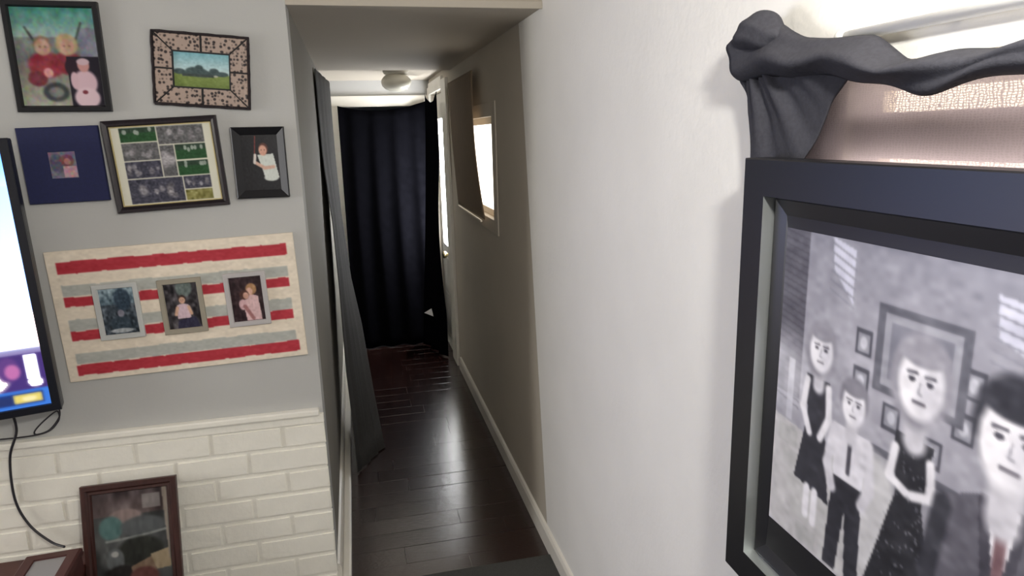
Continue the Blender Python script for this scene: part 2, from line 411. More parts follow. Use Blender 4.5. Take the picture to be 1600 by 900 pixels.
lamp = empty('ceiling_light', (0.36, 5.12, ZH+0.035))
obj('base', lathe([(0.085,0),(0.092,-0.012),(0.085,-0.03),(0.06,-0.035)], 32), M_trim, lamp, smooth=True)
pr = [(0.060,-0.030)] + [(0.105*math.sin(a), -0.085-0.068*math.cos(math.pi-a)*-1*-1) for a in np.linspace(0.75, 3.1, 14)]
pr = [(0.062,-0.032),(0.085,-0.045),(0.103,-0.066),(0.108,-0.088),(0.100,-0.112),(0.080,-0.132),(0.050,-0.146),(0.018,-0.151),(0.002,-0.152)]
obj('globe', lathe(pr, 36), M_glass_w, lamp, smooth=True)
tag(lamp, 'round frosted glass light on the hall ceiling', 'light')

def far_curtain(u, v):
    x = -0.075 + u*0.73; top = 1.985 - 0.055*math.sin(math.pi*min(1, (1-u)*1.0))**0.8 + 0.03*u
    y = 5.98 - 0.42*v**1.6 + 0.018*math.sin(u*26+0.8*math.sin(3*v)) * (0.3+v)
    return (x + 0.006*math.sin(u*26), y, top*(1-v) + 0.006*v)
fc = sheet('doorway_curtain', far_curtain, 90, 30, M_night, None, 0.003)
tag(fc, 'wide black curtain closing off the doorway at the end of the hall', 'curtain')

def side_curtain(u, v):
    # u: 0 at the far edge, 1 at the near edge
    peaks = 2.055 - 0.075*math.sin(math.pi*u)**0.7 if 0 < u < 1 else 2.055
    z = peaks*(1-v) + 0.01*v
    x0, y0 = 0.615, 5.62; x1, y1 = 0.678, 5.40
    x1b, y1b = 0.622, 5.12; x0b, y0b = 0.50, 5.52
    k = v**1.3
    bow = -0.03*math.sin(math.pi*min(1, max(0, (v-0.24)/0.6)))*u
    x = (x0*(1-u)+x1*u)*(1-k)+(x0b*(1-u)+x1b*u)*k + bow
    y = (y0*(1-u)+y1*u)*(1-k)+(y0b*(1-u)+y1b*u)*k
    f = 0.014*math.sin(u*16+v*1.5)*(0.2+v)
    return (x-f, y+f*0.4, z)
scu = empty('door_curtain', (0.6, 5.4, 0)); so = sheet('cloth', side_curtain, 48, 40, M_night, scu, 0.003); so.location = (-0.6, -5.4, 0)
bm = bmesh.new(); vv = [bm.verts.new(p) for p in ((-0.058,0,0),(0.0,0,0.03),(0.012,0,-0.035),(-0.058,-.004,0),(0.0,-.004,0.03),(0.012,-.004,-0.035))]
for q in ((0,2,1),(3,4,5),(0,1,4,3),(1,2,5,4),(2,0,3,5)): bm.faces.new([vv[i] for i in q])
tg = obj('paper_tag', bm, mat('white_paper', rgb(235,235,235), 0.7), scu, (-0.065, -0.19, 0.36)); tg['label'] = 'small white paper tag'
tag(scu, 'narrow dark curtain with two peaks beside the bright outside door', 'curtain')

NEAR = [(2.105,-0.168,4.10),(1.853,-0.168,4.10),(1.604,-0.165,4.08),(1.427,-0.151,4.0),(1.254,-0.135,3.92),(0.915,-0.125,3.78),(0.491,-0.119,3.60),(0.255,-0.104,3.45),(0.008,-0.097,3.36)]
FAR = [(2.135,-0.113,5.10),(1.662,-0.112,5.05),(1.219,-0.106,4.95),(0.793,-0.073,4.75),(0.532,-0.022,4.5),(0.219,0.02,4.1),(0.065,0.046,3.85),(0.008,0.062,3.65)]
def edge_at(E, z):
    return interp([(e[0], e[1]) for e in E], z), interp([(e[0], e[2]) for e in E], z)
def left_curtain(u, v):
    # u 0 near edge .. 1 far edge; hung from the ceiling line, its foot swept into the hall
    z = 2.105*(1-v)+0.008*v
    xa, ya = edge_at(NEAR, z); xb, yb = edge_at(FAR, z)
    f = (0.012*math.sin(u*23+0.6)+0.005*math.sin(u*51+v*2))*(0.2+0.9*v)*min(1, u*6)
    return (xa+(xb-xa)*u+f+0.010, ya+(yb-ya)*u+f, z)
lc = sheet('hanging_curtain', left_curtain, 56, 40, M_grey_cl, None, 0.003)
tag(lc, 'dark grey curtain on the left hall wall with its foot swept outward', 'curtain')

# ------------------------------------------------------------------ right wall: cloth over window, rod, big picture
def cloth_mat():
    M = bpy.data.materials.new('thin_gauze_cloth'); M.use_nodes = True; nt = M.node_tree; L = nt.links.new
    b = nt.nodes['Principled BSDF']; nt.nodes.remove(b)
    tc = nt.nodes.new('ShaderNodeTexCoord')
    def wave(axis, scale, dist):
        w_ = nt.nodes.new('ShaderNodeTexWave'); w_.bands_direction = axis; w_.inputs['Scale'].default_value = scale
        w_.inputs['Distortion'].default_value = dist; w_.inputs['Detail'].default_value = 3; w_.inputs['Detail Scale'].default_value = 1.5
        L(tc.outputs['Object'], w_.inputs['Vector']); return w_
    a, c = wave('Z', 110, 6.0), wave('Y', 60, 9.0)
    mx = nt.nodes.new('ShaderNodeMath'); mx.operation = 'MAXIMUM'; L(a.outputs['Fac'], mx.inputs[0]); L(c.outputs['Fac'], mx.inputs[1])
    rp = nt.nodes.new('ShaderNodeMapRange'); rp.inputs[1].default_value = 0.35; rp.inputs[2].default_value = 1.0; rp.inputs[3].default_value = 0.20; rp.inputs[4].default_value = 0.01
    L(mx.outputs[0], rp.inputs[0])
    df = nt.nodes.new('ShaderNodeBsdfDiffuse'); df.inputs[0].default_value = (*rgb(62,58,62), 1)
    tr = nt.nodes.new('ShaderNodeBsdfTranslucent'); tr.inputs[0].default_value = (*rgb(168,155,160), 1)
    tp = nt.nodes.new('ShaderNodeBsdfTransparent'); tp.inputs[0].default_value = (0.75, 0.66, 0.55, 1)
    m1 = nt.nodes.new('ShaderNodeMixShader'); m1.inputs[0].default_value = 0.5; L(df.outputs[0], m1.inputs[1]); L(tr.outputs[0], m1.inputs[2])
    m2 = nt.nodes.new('ShaderNodeMixShader'); L(rp.outputs[0], m2.inputs[0]); L(m1.outputs[0], m2.inputs[1]); L(tp.outputs[0], m2.inputs[2])
    L(m2.outputs[0], nt.nodes['Material Output'].inputs[0])
    return M
M_gauze = cloth_mat()

TOP = [(1.085,1.865),(1.05,1.885),(1.00,1.89),(0.955,1.865),(0.93,1.842),(0.85,1.840),(0.80,1.830),(0.765,1.824),(0.75,1.800),(0.70,1.795),(0.64,1.795),(0.56,1.797),(0.45,1.80),(0.3,1.80),(0.0,1.80)]
HEM = [(1.085,1.80),(0.95,1.795),(0.90,1.79),(0.83,1.785),(0.77,1.772),(0.72,1.757),(0.69,1.753),(0.66,1.757),(0.60,1.765),(0.55,1.769),(0.45,1.77),(0.3,1.768),(0.0,1.765)]
def sm(P, y): return sum(interp(P, y+d) for d in (-.024,-.016,-.008,0,.008,.016,.024))/7
cur = empty('window_cloth', (0.66, 0.55, 1.0))
def C2(p): return (p[0]-0.66, p[1]-0.55, p[2]-1.0)
def gauze(u, v):
    y = 1.075 - u*1.15
    zt_ = sm(HEM, y)+0.012; z = zt_*(1-v) + 0.88*v
    sag = 0.010*math.sin(9*y+3*v) + 0.006*math.sin(31*(y-1.06)*(1-v*0.5)+6*v)
    edge = 0.012*max(0, (y-0.98)/0.09)
    return C2((0.680 + sag*0.3, y - 0.05*max(0, v-.25)*(1-u), z))
sheet('thin_panel', gauze, 120, 50, M_gauze, cur)
def valance(u, v):
    y = 1.085 - u*1.15
    zt_, zb = sm(TOP, y), sm(HEM, y); s = math.sin(math.pi*v)
    x = 0.662 - 0.030*s**0.7 - 0.004*math.sin(u*40+v*5) - 0.006*math.sin(v*9+u*14)
    return C2((x, y, zt_*(1-v)+zb*v + 0.003*math.sin(u*55+v*4)))
sheet('folded_top', valance, 140, 18, M_dark, cur, 0.003)
def shoulder(u, v):
    # the doubled corner of the cloth spreading down from the knot
    y = 1.078 - (0.28-0.13*v)*u; zt_ = sm(TOP, y)-0.008; z = zt_*(1-v) + (1.60+0.06*u)*v
    y -= 0.016*v*(1-u)**2 - 0.008*math.sin(v*7)*(1-u)
    dy, dz = 1.035-y, 1.872-z; th = math.atan2(dz, dy+0.02); r = math.hypot(dy, dz)
    f = math.sin(th*13+0.6)*min(0.008, 0.06*r)*max(0, 1-r/0.34) + 0.004*math.sin(th*27)*max(0, 1-r/0.25)
    return C2((0.664 - f - 0.018*max(0, 1-r/0.14) + 0.010*v, y, z))
sheet('side_fold', shoulder, 70, 50, M_dark, cur, 0.003)
bm = bmesh.new()
bmesh.ops.create_icosphere(bm, subdivisions=4, radius=1.0)
for v in bm.verts:
    p = v.co.copy(); r = 1+0.07*math.sin(4*p.y+3*p.z)+0.035*math.sin(8*p.z-4*p.y+2*p.x)
    v.co = Vector((p.x*0.030*r, p.y*0.056*r, p.z*0.030*r - 0.006*p.y*p.y))
obj('knot', bm, M_dark, cur, C2((0.650, 1.022, 1.868)), smooth=True)
tag(cur, 'thin charcoal cloth tied over the bright window above the big picture', 'curtain')

rod = empty('curtain_rod', (0.685, 0.875, 1.8405))
obj('pole', tube(bmesh.new(), [(0,0,0),(0,-1.25,0)], 0.0075, 14), mat('white_enamel', rgb(240,240,236), 0.3), rod, smooth=True)
obj('end_cap', lathe([(0.008,0),(0.010,0.004),(0.010,0.014),(0.006,0.018)], 16), MATS['white_enamel'], rod, (0,-0.012,0), (R(-90),0,0), True)
obj('bracket', B(0.004, 0.045, -0.183, -0.177, -0.004, 0.008, 0.001), mat('grey_steel', rgb(130,130,128), 0.4, metal=0.7), rod)
tag(rod, 'white curtain rod on the wall above the charcoal cloth', 'curtain rod')

def ring_frame(w, h, prof, bm=None):
    """mitred frame: prof = list of (inset, depth toward the viewer)"""
    bm = bm or bmesh.new(); loops = []
    for (i, d) in prof:
        l, r, b_, t = (i if isinstance(i, tuple) else (i,)*4)
        loops.append([bm.verts.new(p) for p in ((-w/2+l, -d, -h/2+b_), (w/2-r, -d, -h/2+b_), (w/2-r, -d, h/2-t), (-w/2+l, -d, h/2-t))])
    for A, Z in zip(loops[:-1], loops[1:]):
        for k in range(4): bm.faces.new((A[k], A[(k+1) % 4], Z[(k+1) % 4], Z[k]))
    return bm

# big picture: frame 0.87 x 0.736 m, its canvas a plain black-and-white figure scene
FW, FH = 0.87, 0.736
bp = empty('framed_picture', (0.665, 0.998-FW/2, 1.673-FH/2), (0, 0, R(-90)))
obj('outer_frame', ring_frame(FW, FH, [(0.0,0.0),(0.0,0.043),(0.002,0.045),(0.057,0.045)]), M_black, bp)
obj('fillet', ring_frame(FW, FH, [(0.057,0.045),(0.0575,0.024)]), M_silver, bp)
obj('inner_frame', ring_frame(FW, FH, [(0.0575,0.024),(0.062,0.026),(0.085,0.021),((0.088,0.088,0.142,0.103),0.020)]), M_black, bp)
PW, PH = FW-0.176, FH-0.245
P = Pic(PW, PH, 330, (150,148,158))
P.vgrad(0, PH, (112,112,124), (172,170,180))
P.ell(0.20, 0.16, 0.22, 0.16, (176,174,184), a=0.6, soft=0.9)
P.rect(0, 0, 0.055, 0.26, (86,84,94)); 
for k in range(26): P.line([(0, 0.002+k*0.0105), (0.055, 0.012+k*0.0105)], 0.0011, (58,56,66), 0.8)
for (a, b) in ((0.105,0.150),(0.36,0.46)):      # light from a slatted window falling on the painted wall
    t = 0.0 if a < .2 else 0.025
    P.poly([(a,0.0+t),(b,0.012+t),(b+0.002,0.085+t),(a+0.006,0.045+t)], (188,188,204))
    for k in range(6): P.line([(a, 0.008+t+k*0.013), (b+.004, 0.026+t+k*0.013)], 0.0014, (128,128,140))
P.poly([(0.0,0.30),(PW,0.36),(PW,PH),(0,PH)], (186,184,186))
for k in range(12):
    for q in range(5): P.rect(0.012+k*0.055+q*0.014, 0.312+q*0.036, 0.058+k*0.055+q*0.014, 0.342+q*0.036, (172+6*((k*3+q) % 4),)*3, 0.6)
def pframe(u, v, w_, h_):
    P.rect(u-w_/2, v-h_/2, u+w_/2, v+h_/2, (70,70,80)); P.rect(u-w_*.36, v-h_*.36, u+w_*.36, v+h_*.36, (140,140,150)); P.ell(u, v, w_*.22, h_*.24, (186,186,196))
for (u, v) in ((0.178,0.132),(0.178,0.185),(0.236,0.215),(0.300,0.232),(0.345,0.132),(0.338,0.185),(0.47,0.15),(0.53,0.18),(0.60,0.13)): pframe(u, v, 0.030, 0.036)
P.rect(0.200,0.070,0.338,0.188,(92,92,102)); P.rect(0.212,0.082,0.326,0.176,(150,150,160)); P.rect(0.222,0.092,0.316,0.166,(120,120,132))
P.rect(0.20,0.262,0.37,0.272,(92,92,102)); P.rect(0.20,0.272,0.37,0.35,(146,145,154))
P.ell(0.215,0.36,0.045,0.085,(196,195,198)); P.ell(0.02,0.225,0.055,0.055,(206,205,214),a=.75,soft=.5)
P.vgrad(0.20,0.30,(226,226,234),(190,190,200),u0=0.026,u1=0.042,a=.8)
# four plain standing figures in dark clothes
W_, D_, G_ = (226,224,230), (40,40,48), (92,90,100)
def phead(u, v, r, hair, bob=False):
    P.line([(u, v), (u, v+1.9*r)], .42*r, (196,194,202))
    if bob: P.ell(u, v+.15*r, 1.12*r, 1.35*r, hair)
    P.ell(u, v-.25*r, 1.0*r, 1.15*r, hair); P.ell(u, v+.12*r, .80*r, 1.08*r, W_); P.ell(u+.35*r, v+.3*r, .42*r, .75*r, (196,194,204), a=.6, soft=.5)
    P.ell(u, v-.78*r, .86*r, .42*r, hair)
    for e in (-.32, .32):
        P.line([(u+e*r-.16*r, v-.14*r), (u+e*r+.16*r, v-.16*r)], .05*r, (90,88,98)); P.ell(u+e*r, v+.04*r, .12*r, .08*r, (60,58,68))
    P.line([(u, v+.1*r), (u-.06*r, v+.42*r), (u+.06*r, v+.44*r)], .035*r, (160,158,168)); P.line([(u-.2*r, v+.70*r), (u+.2*r, v+.70*r)], .055*r, (110,106,116))
# woman in a long dark dress
P.poly([(0.070,0.210),(0.122,0.210),(0.116,0.275),(0.136,0.395),(0.056,0.385),(0.078,0.275)], D_)
P.line([(0.088,0.39),(0.088,0.435)], .007, W_); P.line([(0.106,0.39),(0.106,0.44)], .007, W_); P.line([(0.073,0.220),(0.066,0.265),(0.084,0.300)], .0065, W_); P.line([(0.119,0.220),(0.124,0.265),(0.108,0.300)], .0065, W_)
phead(0.097, 0.165, 0.030, (140,138,148), True)
# man in a pale shirt and dark trousers
P.poly([(0.142,0.33),(0.198,0.33),(0.206,0.485),(0.180,0.485),(0.170,0.38),(0.160,0.485),(0.134,0.485)], D_)
P.poly([(0.134,0.262),(0.206,0.262),(0.198,0.340),(0.142,0.340)], (214,212,220)); P.line([(0.137,0.270),(0.128,0.33),(0.140,0.36)], .009, (206,204,212)); P.line([(0.203,0.270),(0.212,0.33),(0.200,0.36)], .009, (206,204,212)); P.line([(0.170,0.265),(0.170,0.325)], .004, (70,68,78))
phead(0.170, 0.222, 0.027, (120,118,128))
# woman in a dotted dress, hands clasped
P.poly([(0.245,0.225),(0.305,0.225),(0.296,0.310),(0.345,PH),(0.208,PH),(0.254,0.310)], (34,34,40))
for k in range(70):
    a_, b_ = random.random(), random.random(); v_ = 0.25+0.24*a_; P.ell(0.275+(b_-.5)*(0.035+0.085*a_), v_, .0014, .0014, (140,140,148))
P.line([(0.248,0.248),(0.242,0.290),(0.270,0.300)], .0065, W_); P.line([(0.302,0.248),(0.308,0.290),(0.280,0.300)], .0065, W_)
phead(0.275, 0.150, 0.042, (146,144,154), True)
# man in a grey suit, tie
P.poly([(0.317,0.275),(0.372,0.245),(0.422,0.245),(0.477,0.275),(0.487,PH),(0.312,PH)], G_)
P.poly([(0.377,0.247),(0.419,0.247),(0.400,0.36)], W_); P.line([(0.399,0.255),(0.400,0.35)], .007, (112,84,90)); P.line([(0.324,0.285),(0.312,0.38),(0.334,0.45)], .013, (52,52,60)); P.line([(0.470,0.285),(0.484,0.38),(0.472,0.46)], .013, (52,52,60))
P.poly([(0.367,0.250),(0.380,0.247),(0.400,0.37),(0.390,0.40)], (64,62,72)); P.poly([(0.427,0.250),(0.417,0.247),(0.400,0.37),(0.410,0.40)], (64,62,72))
phead(0.397, 0.172, 0.050, (44,44,52))
P.noise(0.025, 60); P.noise(0.02, 25); P.blur(1)
pc = P.build('canvas', M_canvas, bp, (0.0, -0.0205, (0.142-0.103)/2)); pc['label'] = 'black and white painting of figures in a room'
obj('backing', B(-FW/2+.01, FW/2-.01, -0.014, 0.0, -FH/2+.01, FH/2-.01), M_blackm, bp)
tag(bp, 'large black framed black and white picture on the right wall', 'picture')

# ------------------------------------------------------------------ pictures on the left wall
def picture(name, cx, cz, w_, h_, roll, depth=0.018, y=YW):
    # an Empty on the wall surface: local -Y faces the room
    return empty(name, (cx, y-0.002, cz), (0, R(roll), 0))
def backing(p, w_, h_, d=0.006): obj('backing', B(-w_/2+.004, w_/2-.004, -d, 0, -h_/2+.004, h_/2-.004), M_blackm, p)

# 1 two-photo black frame
p = picture('photo_frame', -0.853, 1.986, .265, .325, 0.6)
w_, h_ = 0.262, 0.325
obj('frame', ring_frame(w_, h_, [(0,0),(0,.016),(.002,.018),(.014,.018),(.019,.010)]), M_black, p); backing(p, w_, h_)
Q = Pic(w_-.038, h_-.038, 110, (120,125,128)); W, H = Q.w, Q.h
Q.vgrad(0, H*.30, (60,128,118), (150,172,168)); Q.vgrad(H*.30, H*.55, (120,130,128), (110,112,112)); Q.vgrad(H*.55, H, (120,118,110), (165,165,150))
Q.rect(W*.78, H*.2, W, H*.5, (120,126,140)); Q.line([(W*.15,H*.2),(W*.24,H*.34)], .003, (60,66,66)); Q.line([(W*.84,H*.15),(W*.74,H*.34)], .003, (60,66,66))
Q.ell(W*.35,H*.58,W*.22,H*.13,(140,48,62)); Q.ell(W*.62,H*.56,W*.18,H*.12,(132,46,60)); Q.ell(W*.22,H*.72,W*.12,H*.08,(110,44,58))
Q.ell(W*.33,H*.38,W*.115,H*.095,(128,104,86)); Q.ell(W*.33,H*.40,W*.095,H*.085,(182,148,130)); Q.ell(W*.63,H*.37,W*.14,H*.11,(176,158,122)); Q.ell(W*.63,H*.39,W*.09,H*.085,(190,154,132))
for (a, b) in ((.30,.395),(.365,.395),(.60,.385),(.665,.385)): Q.ell(W*a,H*b,W*.014,H*.008,(110,80,70))
Q.ell(W*.36,H*.66,W*.06,H*.05,(200,150,140)); Q.ell(W*.42,H*.86,W*.16,H*.10,(62,66,70)); Q.ell(W*.42,H*.86,W*.09,H*.055,(118,120,120))
Q.noise(.035, 40, colour=True); Q.noise(.03, 14); Q.blur(2)
Q.rect(W*.60, H*.49, W, H, (26,22,34)); Q.ell(W*.66,H*.60,W*.09,H*.09,(40,22,36))
Q.ell(W*.80,H*.76,W*.15,H*.13,(206,176,186)); Q.ell(W*.80,H*.92,W*.16,H*.11,(214,188,196)); Q.ell(W*.67,H*.74,W*.05,H*.09,(204,172,182)); Q.ell(W*.80,H*.58,W*.075,H*.07,(190,140,136)); Q.ell(W*.80,H*.545,W*.08,H*.035,(196,170,178)); Q.ell(W*.78,H*.86,W*.035,H*.02,(120,50,60))
Q.blur(1); ph = Q.build('photo', M_print, p, (0, -.0098, 0)); ph['label'] = 'print of two children in red with a smaller inset photo'
tag(p, 'black framed photo of two children in red with a small inset photo, top left', 'picture frame')

# 2 beaded frame with landscape
p = picture('beaded_frame', -0.445, 1.945, .29, .225, 4.5)
w_, h_ = 0.292, 0.228
M_bead = bpy.data.materials.new('speckled_bead_mosaic'); M_bead.use_nodes = True; nt = M_bead.node_tree; b = nt.nodes['Principled BSDF']
vo = nt.nodes.new('ShaderNodeTexVoronoi'); vo.inputs['Scale'].default_value = 85; vo.inputs['Randomness'].default_value = .6; tcn = nt.nodes.new('ShaderNodeTexCoord'); nt.links.new(tcn.outputs['Object'], vo.inputs['Vector'])
cr = nt.nodes.new('ShaderNodeValToRGB'); cr.color_ramp.elements[0].color = (*rgb(44,34,36),1); cr.color_ramp.elements[0].position = .34; cr.color_ramp.elements[1].color = (*rgb(168,148,136),1); cr.color_ramp.elements[1].position = .55
nt.links.new(vo.outputs['Distance'], cr.inputs[0]); nt.links.new(cr.outputs[0], b.inputs['Base Color']); b.inputs['Roughness'].default_value = .4
bpn = nt.nodes.new('ShaderNodeBump'); bpn.inputs['Strength'].default_value = .5; bpn.inputs['Distance'].default_value = .003; nt.links.new(vo.outputs['Distance'], bpn.inputs['Height']); nt.links.new(bpn.outputs[0], b.inputs['Normal'])
obj('backing', B(-w_/2, w_/2, -.009, 0, -h_/2, h_/2, .002), M_blackm, p)
iw, ih = w_*.285, h_*.235     # half opening
ow, oh = w_/2-.006, h_/2-.006
def seg(pts):
    b_ = bmesh.new(); cx = sum(q[0] for q in pts)/4; cz = sum(q[1] for q in pts)/4
    pts = [(cx+(x-cx)*.94, cz+(z-cz)*.94) for x, z in pts]
    F = [b_.verts.new((x, -.0135, z)) for x, z in pts]; K = [b_.verts.new((x, -.008, z)) for x, z in pts]
    b_.faces.new(F)
    for k in range(4): b_.faces.new((F[k], F[(k+1) % 4], K[(k+1) % 4], K[k]))
    bmesh.ops.bevel(b_, geom=[e for e in b_.edges if all(v.co.y < -.012 for v in e.verts)], offset=.0015, segments=1, affect='EDGES')
    obj('bead_panel', b_, M_bead, p)
for s in (1, -1):
    seg([(-ow, s*oh), (0, s*oh), (0, s*ih), (-iw, s*ih)]); seg([(ow, s*oh), (0, s*oh), (0, s*ih), (iw, s*ih)])
    seg([(s*ow, oh), (s*ow, 0), (s*iw, 0), (s*iw, ih)]); seg([(s*ow, -oh), (s*ow, 0), (s*iw, 0), (s*iw, -ih)])
M_braid = mat('dark_braided_cord', rgb(38,28,32), .8, bump=.8, bscale=300)
def braid(pts, r):
    n = 60; pp = []
    for a, z in zip(pts[:-1], pts[1:]):
        for k in range(12): pp.append(Vector(a)+(Vector(z)-Vector(a))*k/12)
    pp.append(Vector(pts[-1])); rs = [r*(1+.18*math.sin(i*2.2)) for i in range(len(pp))]
    obj('cord_edge', tube(bmesh.new(), pp, r, 8, rs), M_braid, p, smooth=True)
hw, hh = w_/2-.003, h_/2-.003
braid([(-hw,-.011,-hh),(hw,-.011,-hh),(hw,-.011,hh),(-hw,-.011,hh),(-hw,-.011,-hh)], .0045)
Q = Pic(iw*2, ih*2, 80, (150,190,200)); W, H = Q.w, Q.h
Q.vgrad(0, H*.62, (122,176,188), (205,222,222)); Q.vgrad(H*.62, H, (128,146,78), (110,128,66))
for (a, b_, c, d) in ((.40,.55,.20,.14),(.52,.60,.24,.10),(.30,.62,.16,.07),(.10,.56,.11,.08),(.72,.52,.09,.10),(.86,.58,.12,.07),(.45,.42,.07,.07)): Q.ell(W*a,H*b_,W*c,H*d,(66,84,86))
Q.rect(W*.14,H*.62,W*.72,H*.69,(58,68,66)); Q.ell(W*.75,H*.65,W*.04,H*.03,(190,190,176)); Q.noise(.03,30); Q.blur(1)
ph = Q.build('photo', M_print, p, (0, -.0095, 0)); ph['label'] = 'landscape print of trees and a green field'
obj('inner_edge', ring_frame(iw*2+.008, ih*2+.008, [(0,.009),(0,.014),(.004,.014),(.005,.0095)]), M_blackm, p)
tag(p, 'beaded mosaic frame around a landscape photo of trees and field', 'picture frame')

# 3 navy square frame
p = picture('photo_frame', -0.886, 1.661, .23, .235, -1.0)
w_, h_ = 0.230, 0.236
b_ = ring_frame(w_, h_, [(0,0),(0,.014),(.002,.016),(.076,.016),(.077,.014)]); obj('frame', b_, M_navy, p); backing(p, w_, h_)
Q = Pic(.080, .086, 50, (120,112,132)); W, H = Q.w, Q.h
Q.ell(W*.3,H*.45,W*.25,H*.35,(84,84,104)); Q.ell(W*.65,H*.35,W*.25,H*.22,(120,72,84)); Q.ell(W*.66,H*.38,W*.12,H*.12,(176,120,120)); Q.rect(W*.48,H*.55,W*.95,H*.95,(188,150,160)); Q.noise(.05,12,colour=True); Q.blur(1)
ph = Q.build('photo', M_print, p, (0,-.0138,0)); ph['label'] = 'tiny faded photo print'
tag(p, 'wide navy blue square frame with a tiny faded photo, beside the television', 'picture frame')

# 4 collage frame
p = picture('photo_frame', -0.585, 1.653, .345, .29, -2.3)
w_, h_ = 0.344, 0.293
obj('frame', ring_frame(w_, h_, [(0,0),(0,.016),(.002,.018),(.010,.016),(.016,.018),(.020,.012)]), M_espresso, p); backing(p, w_, h_)
obj('fillet', ring_frame(w_-.04, h_-.04, [(0,.012),(0,.014),(.003,.014),(.0035,.010)]), M_gold, p)
Q = Pic(w_-.046, h_-.046, 170, (214,212,196)); W, H = Q.w, Q.h
ax0, ax1 = .075, .925
def cell(u0, v0, u1, v1, kind):
    u0, u1 = ax0+(ax1-ax0)*u0, ax0+(ax1-ax0)*u1; g = .006
    U0, V0, U1, V1 = W*(u0+g), H*(v0+g*1.3), W*(u1-g), H*(v1-g*1.3)
    if kind == 'g':
        Q.rect(U0, V0, U1, V1, (38,78,44)); Q.rect(U0, V0, U1, V0+(V1-V0)*.35, (46,66,52))
        for k in range(5): Q.ell(U0+(U1-U0)*random.uniform(.1,.9), V0+(V1-V0)*random.uniform(.15,.4), (U1-U0)*.05, (V1-V0)*.16, (150,160,150))
        Q.noise(.03, 60, (U0,V0,U1,V1))
    elif kind == 'y':
        Q.rect(U0, V0, U1, V1, (128,124,70)); Q.noise(.07, 40, (U0,V0,U1,V1))
    else:
        Q.rect(U0, V0, U1, V1, (66,66,80) if kind == 'd' else (96,96,98))
        for k in range(9):
            cu = U0+(U1-U0)*random.uniform(.08,.92); cv = V0+(V1-V0)*random.uniform(.3,.75); s = (V1-V0)*random.uniform(.10,.2); c = random.randint(110,190)
            du = min(s*.8, cu-U0, U1-cu); Q.ell(cu, cv, max(du,.001), s, (c,c-4,c), a=.7, soft=.4)
        Q.noise(.06, 60, (U0,V0,U1,V1))
    
for c in ((0,0,.44,.20,'g'),(0,.20,.44,.435,'n'),(0,.435,.44,.665,'d'),(0,.665,.66,1,'d'),(.44,0,1,.25,'n'),(.44,.25,.62,.665,'n'),(.62,.25,1,.46,'g'),(.62,.46,1,.665,'g'),(.66,.665,1,.845,'d'),(.66,.845,1,1,'y')): cell(*c)
Q.blur(1); ph = Q.build('photo', M_print, p, (0,-.0105,0)); ph['label'] = 'ten-picture collage print of a sports team on grass'
tag(p, 'dark framed collage of ten sports photos with cream side strips', 'picture frame')

# 5 small black frame, child with a bat
p = picture('photo_frame', -0.295, 1.648, .168, .234, 0.3)
w_, h_ = 0.168, 0.234
obj('frame', ring_frame(w_, h_, [(0,0),(0,.020),(.003,.022),(.026,.008)]), M_black, p); backing(p, w_, h_)
Q = Pic(w_-.052, h_-.052, 70, (30,30,34)); W, H = Q.w, Q.h
Q.line([(W*.40,H*.02),(W*.34,H*.40)], .0016, (130,60,56))
Q.poly([(W*.42,H*.36),(W*.86,H*.34),(W*.98,H*.78),(W*.60,H*.82),(W*.52,H*.60)], (206,212,206)); Q.ell(W*.76,H*.78,W*.20,H*.06,(206,212,206))
Q.line([(W*.36,H*.50),(W*.60,H*.60),(W*.84,H*.58)], .0055, (206,168,150)); Q.line([(W*.36,H*.36),(W*.33,H*.50)], .0045, (214,206,200)); Q.ell(W*.60,H*.25,W*.13,H*.11,(88,52,44)); Q.ell(W*.58,H*.28,W*.11,H*.095,(212,162,142))
for a in (.54,.63): Q.ell(W*a,H*.27,W*.014,H*.009,(70,45,40))
Q.noise(.02,30); Q.blur(1); ph = Q.build('photo', M_print, p, (0,-.0082,0)); ph['label'] = 'print of a child in a white shirt holding a bat'
tag(p, 'small black sloping frame with a child in white holding a bat', 'picture frame')

# 6 striped board with three small framed photos
p = picture('striped_photo_board', -0.597, 1.173, .775, .448, -1.6)
w_, h_ = 0.775, 0.446
obj('board', B(-w_/2, w_/2, -.0075, 0, -h_/2, h_/2, .001), mat('cream_board', rgb(226,214,196), .7, var=.03), p)
Q = Pic(w_-.004, h_-.004, 300, (228,216,198)); W, H = Q.w, Q.h
def stripe(u0, u1, v0, v1, c):
    n = 26; tp = [(u0+(u1-u0)*k/n, v0+random.uniform(-.0018,.0018)) for k in range(n+1)]; bt = [(u1-(u1-u0)*k/n, v1+random.uniform(-.0018,.0018)) for k in range(n+1)]
    Q.poly(tp+bt, c)
RED, GRY = (176,44,58), (176,178,172)
stripe(.028, W-.024, .034, .074, RED); stripe(.028, W-.022, .386, .424, RED)
for (v0, v1) in ((.113,.150),(.230,.268),(.346,.384)): stripe(.030, W-.030, v0, v1, GRY)
for (v0, v1) in ((.154,.186),(.270,.303)): stripe(.030, W-.030, v0, v1, RED)
Q.noise(.018, 80); Q.noise(.012, 24); Q.blur(1)
pt = Q.build('painted_stripes', M_paint, p, (0,-.0080,0)); pt['label'] = 'hand painted red, grey and cream stripes'
fcol = [mat('pale_grey_wood', rgb(186,188,186), .6, var=.05), mat('taupe_wood', rgb(150,143,128), .6, var=.06), mat('light_grey_wood', rgb(180,176,176), .6, var=.05)]
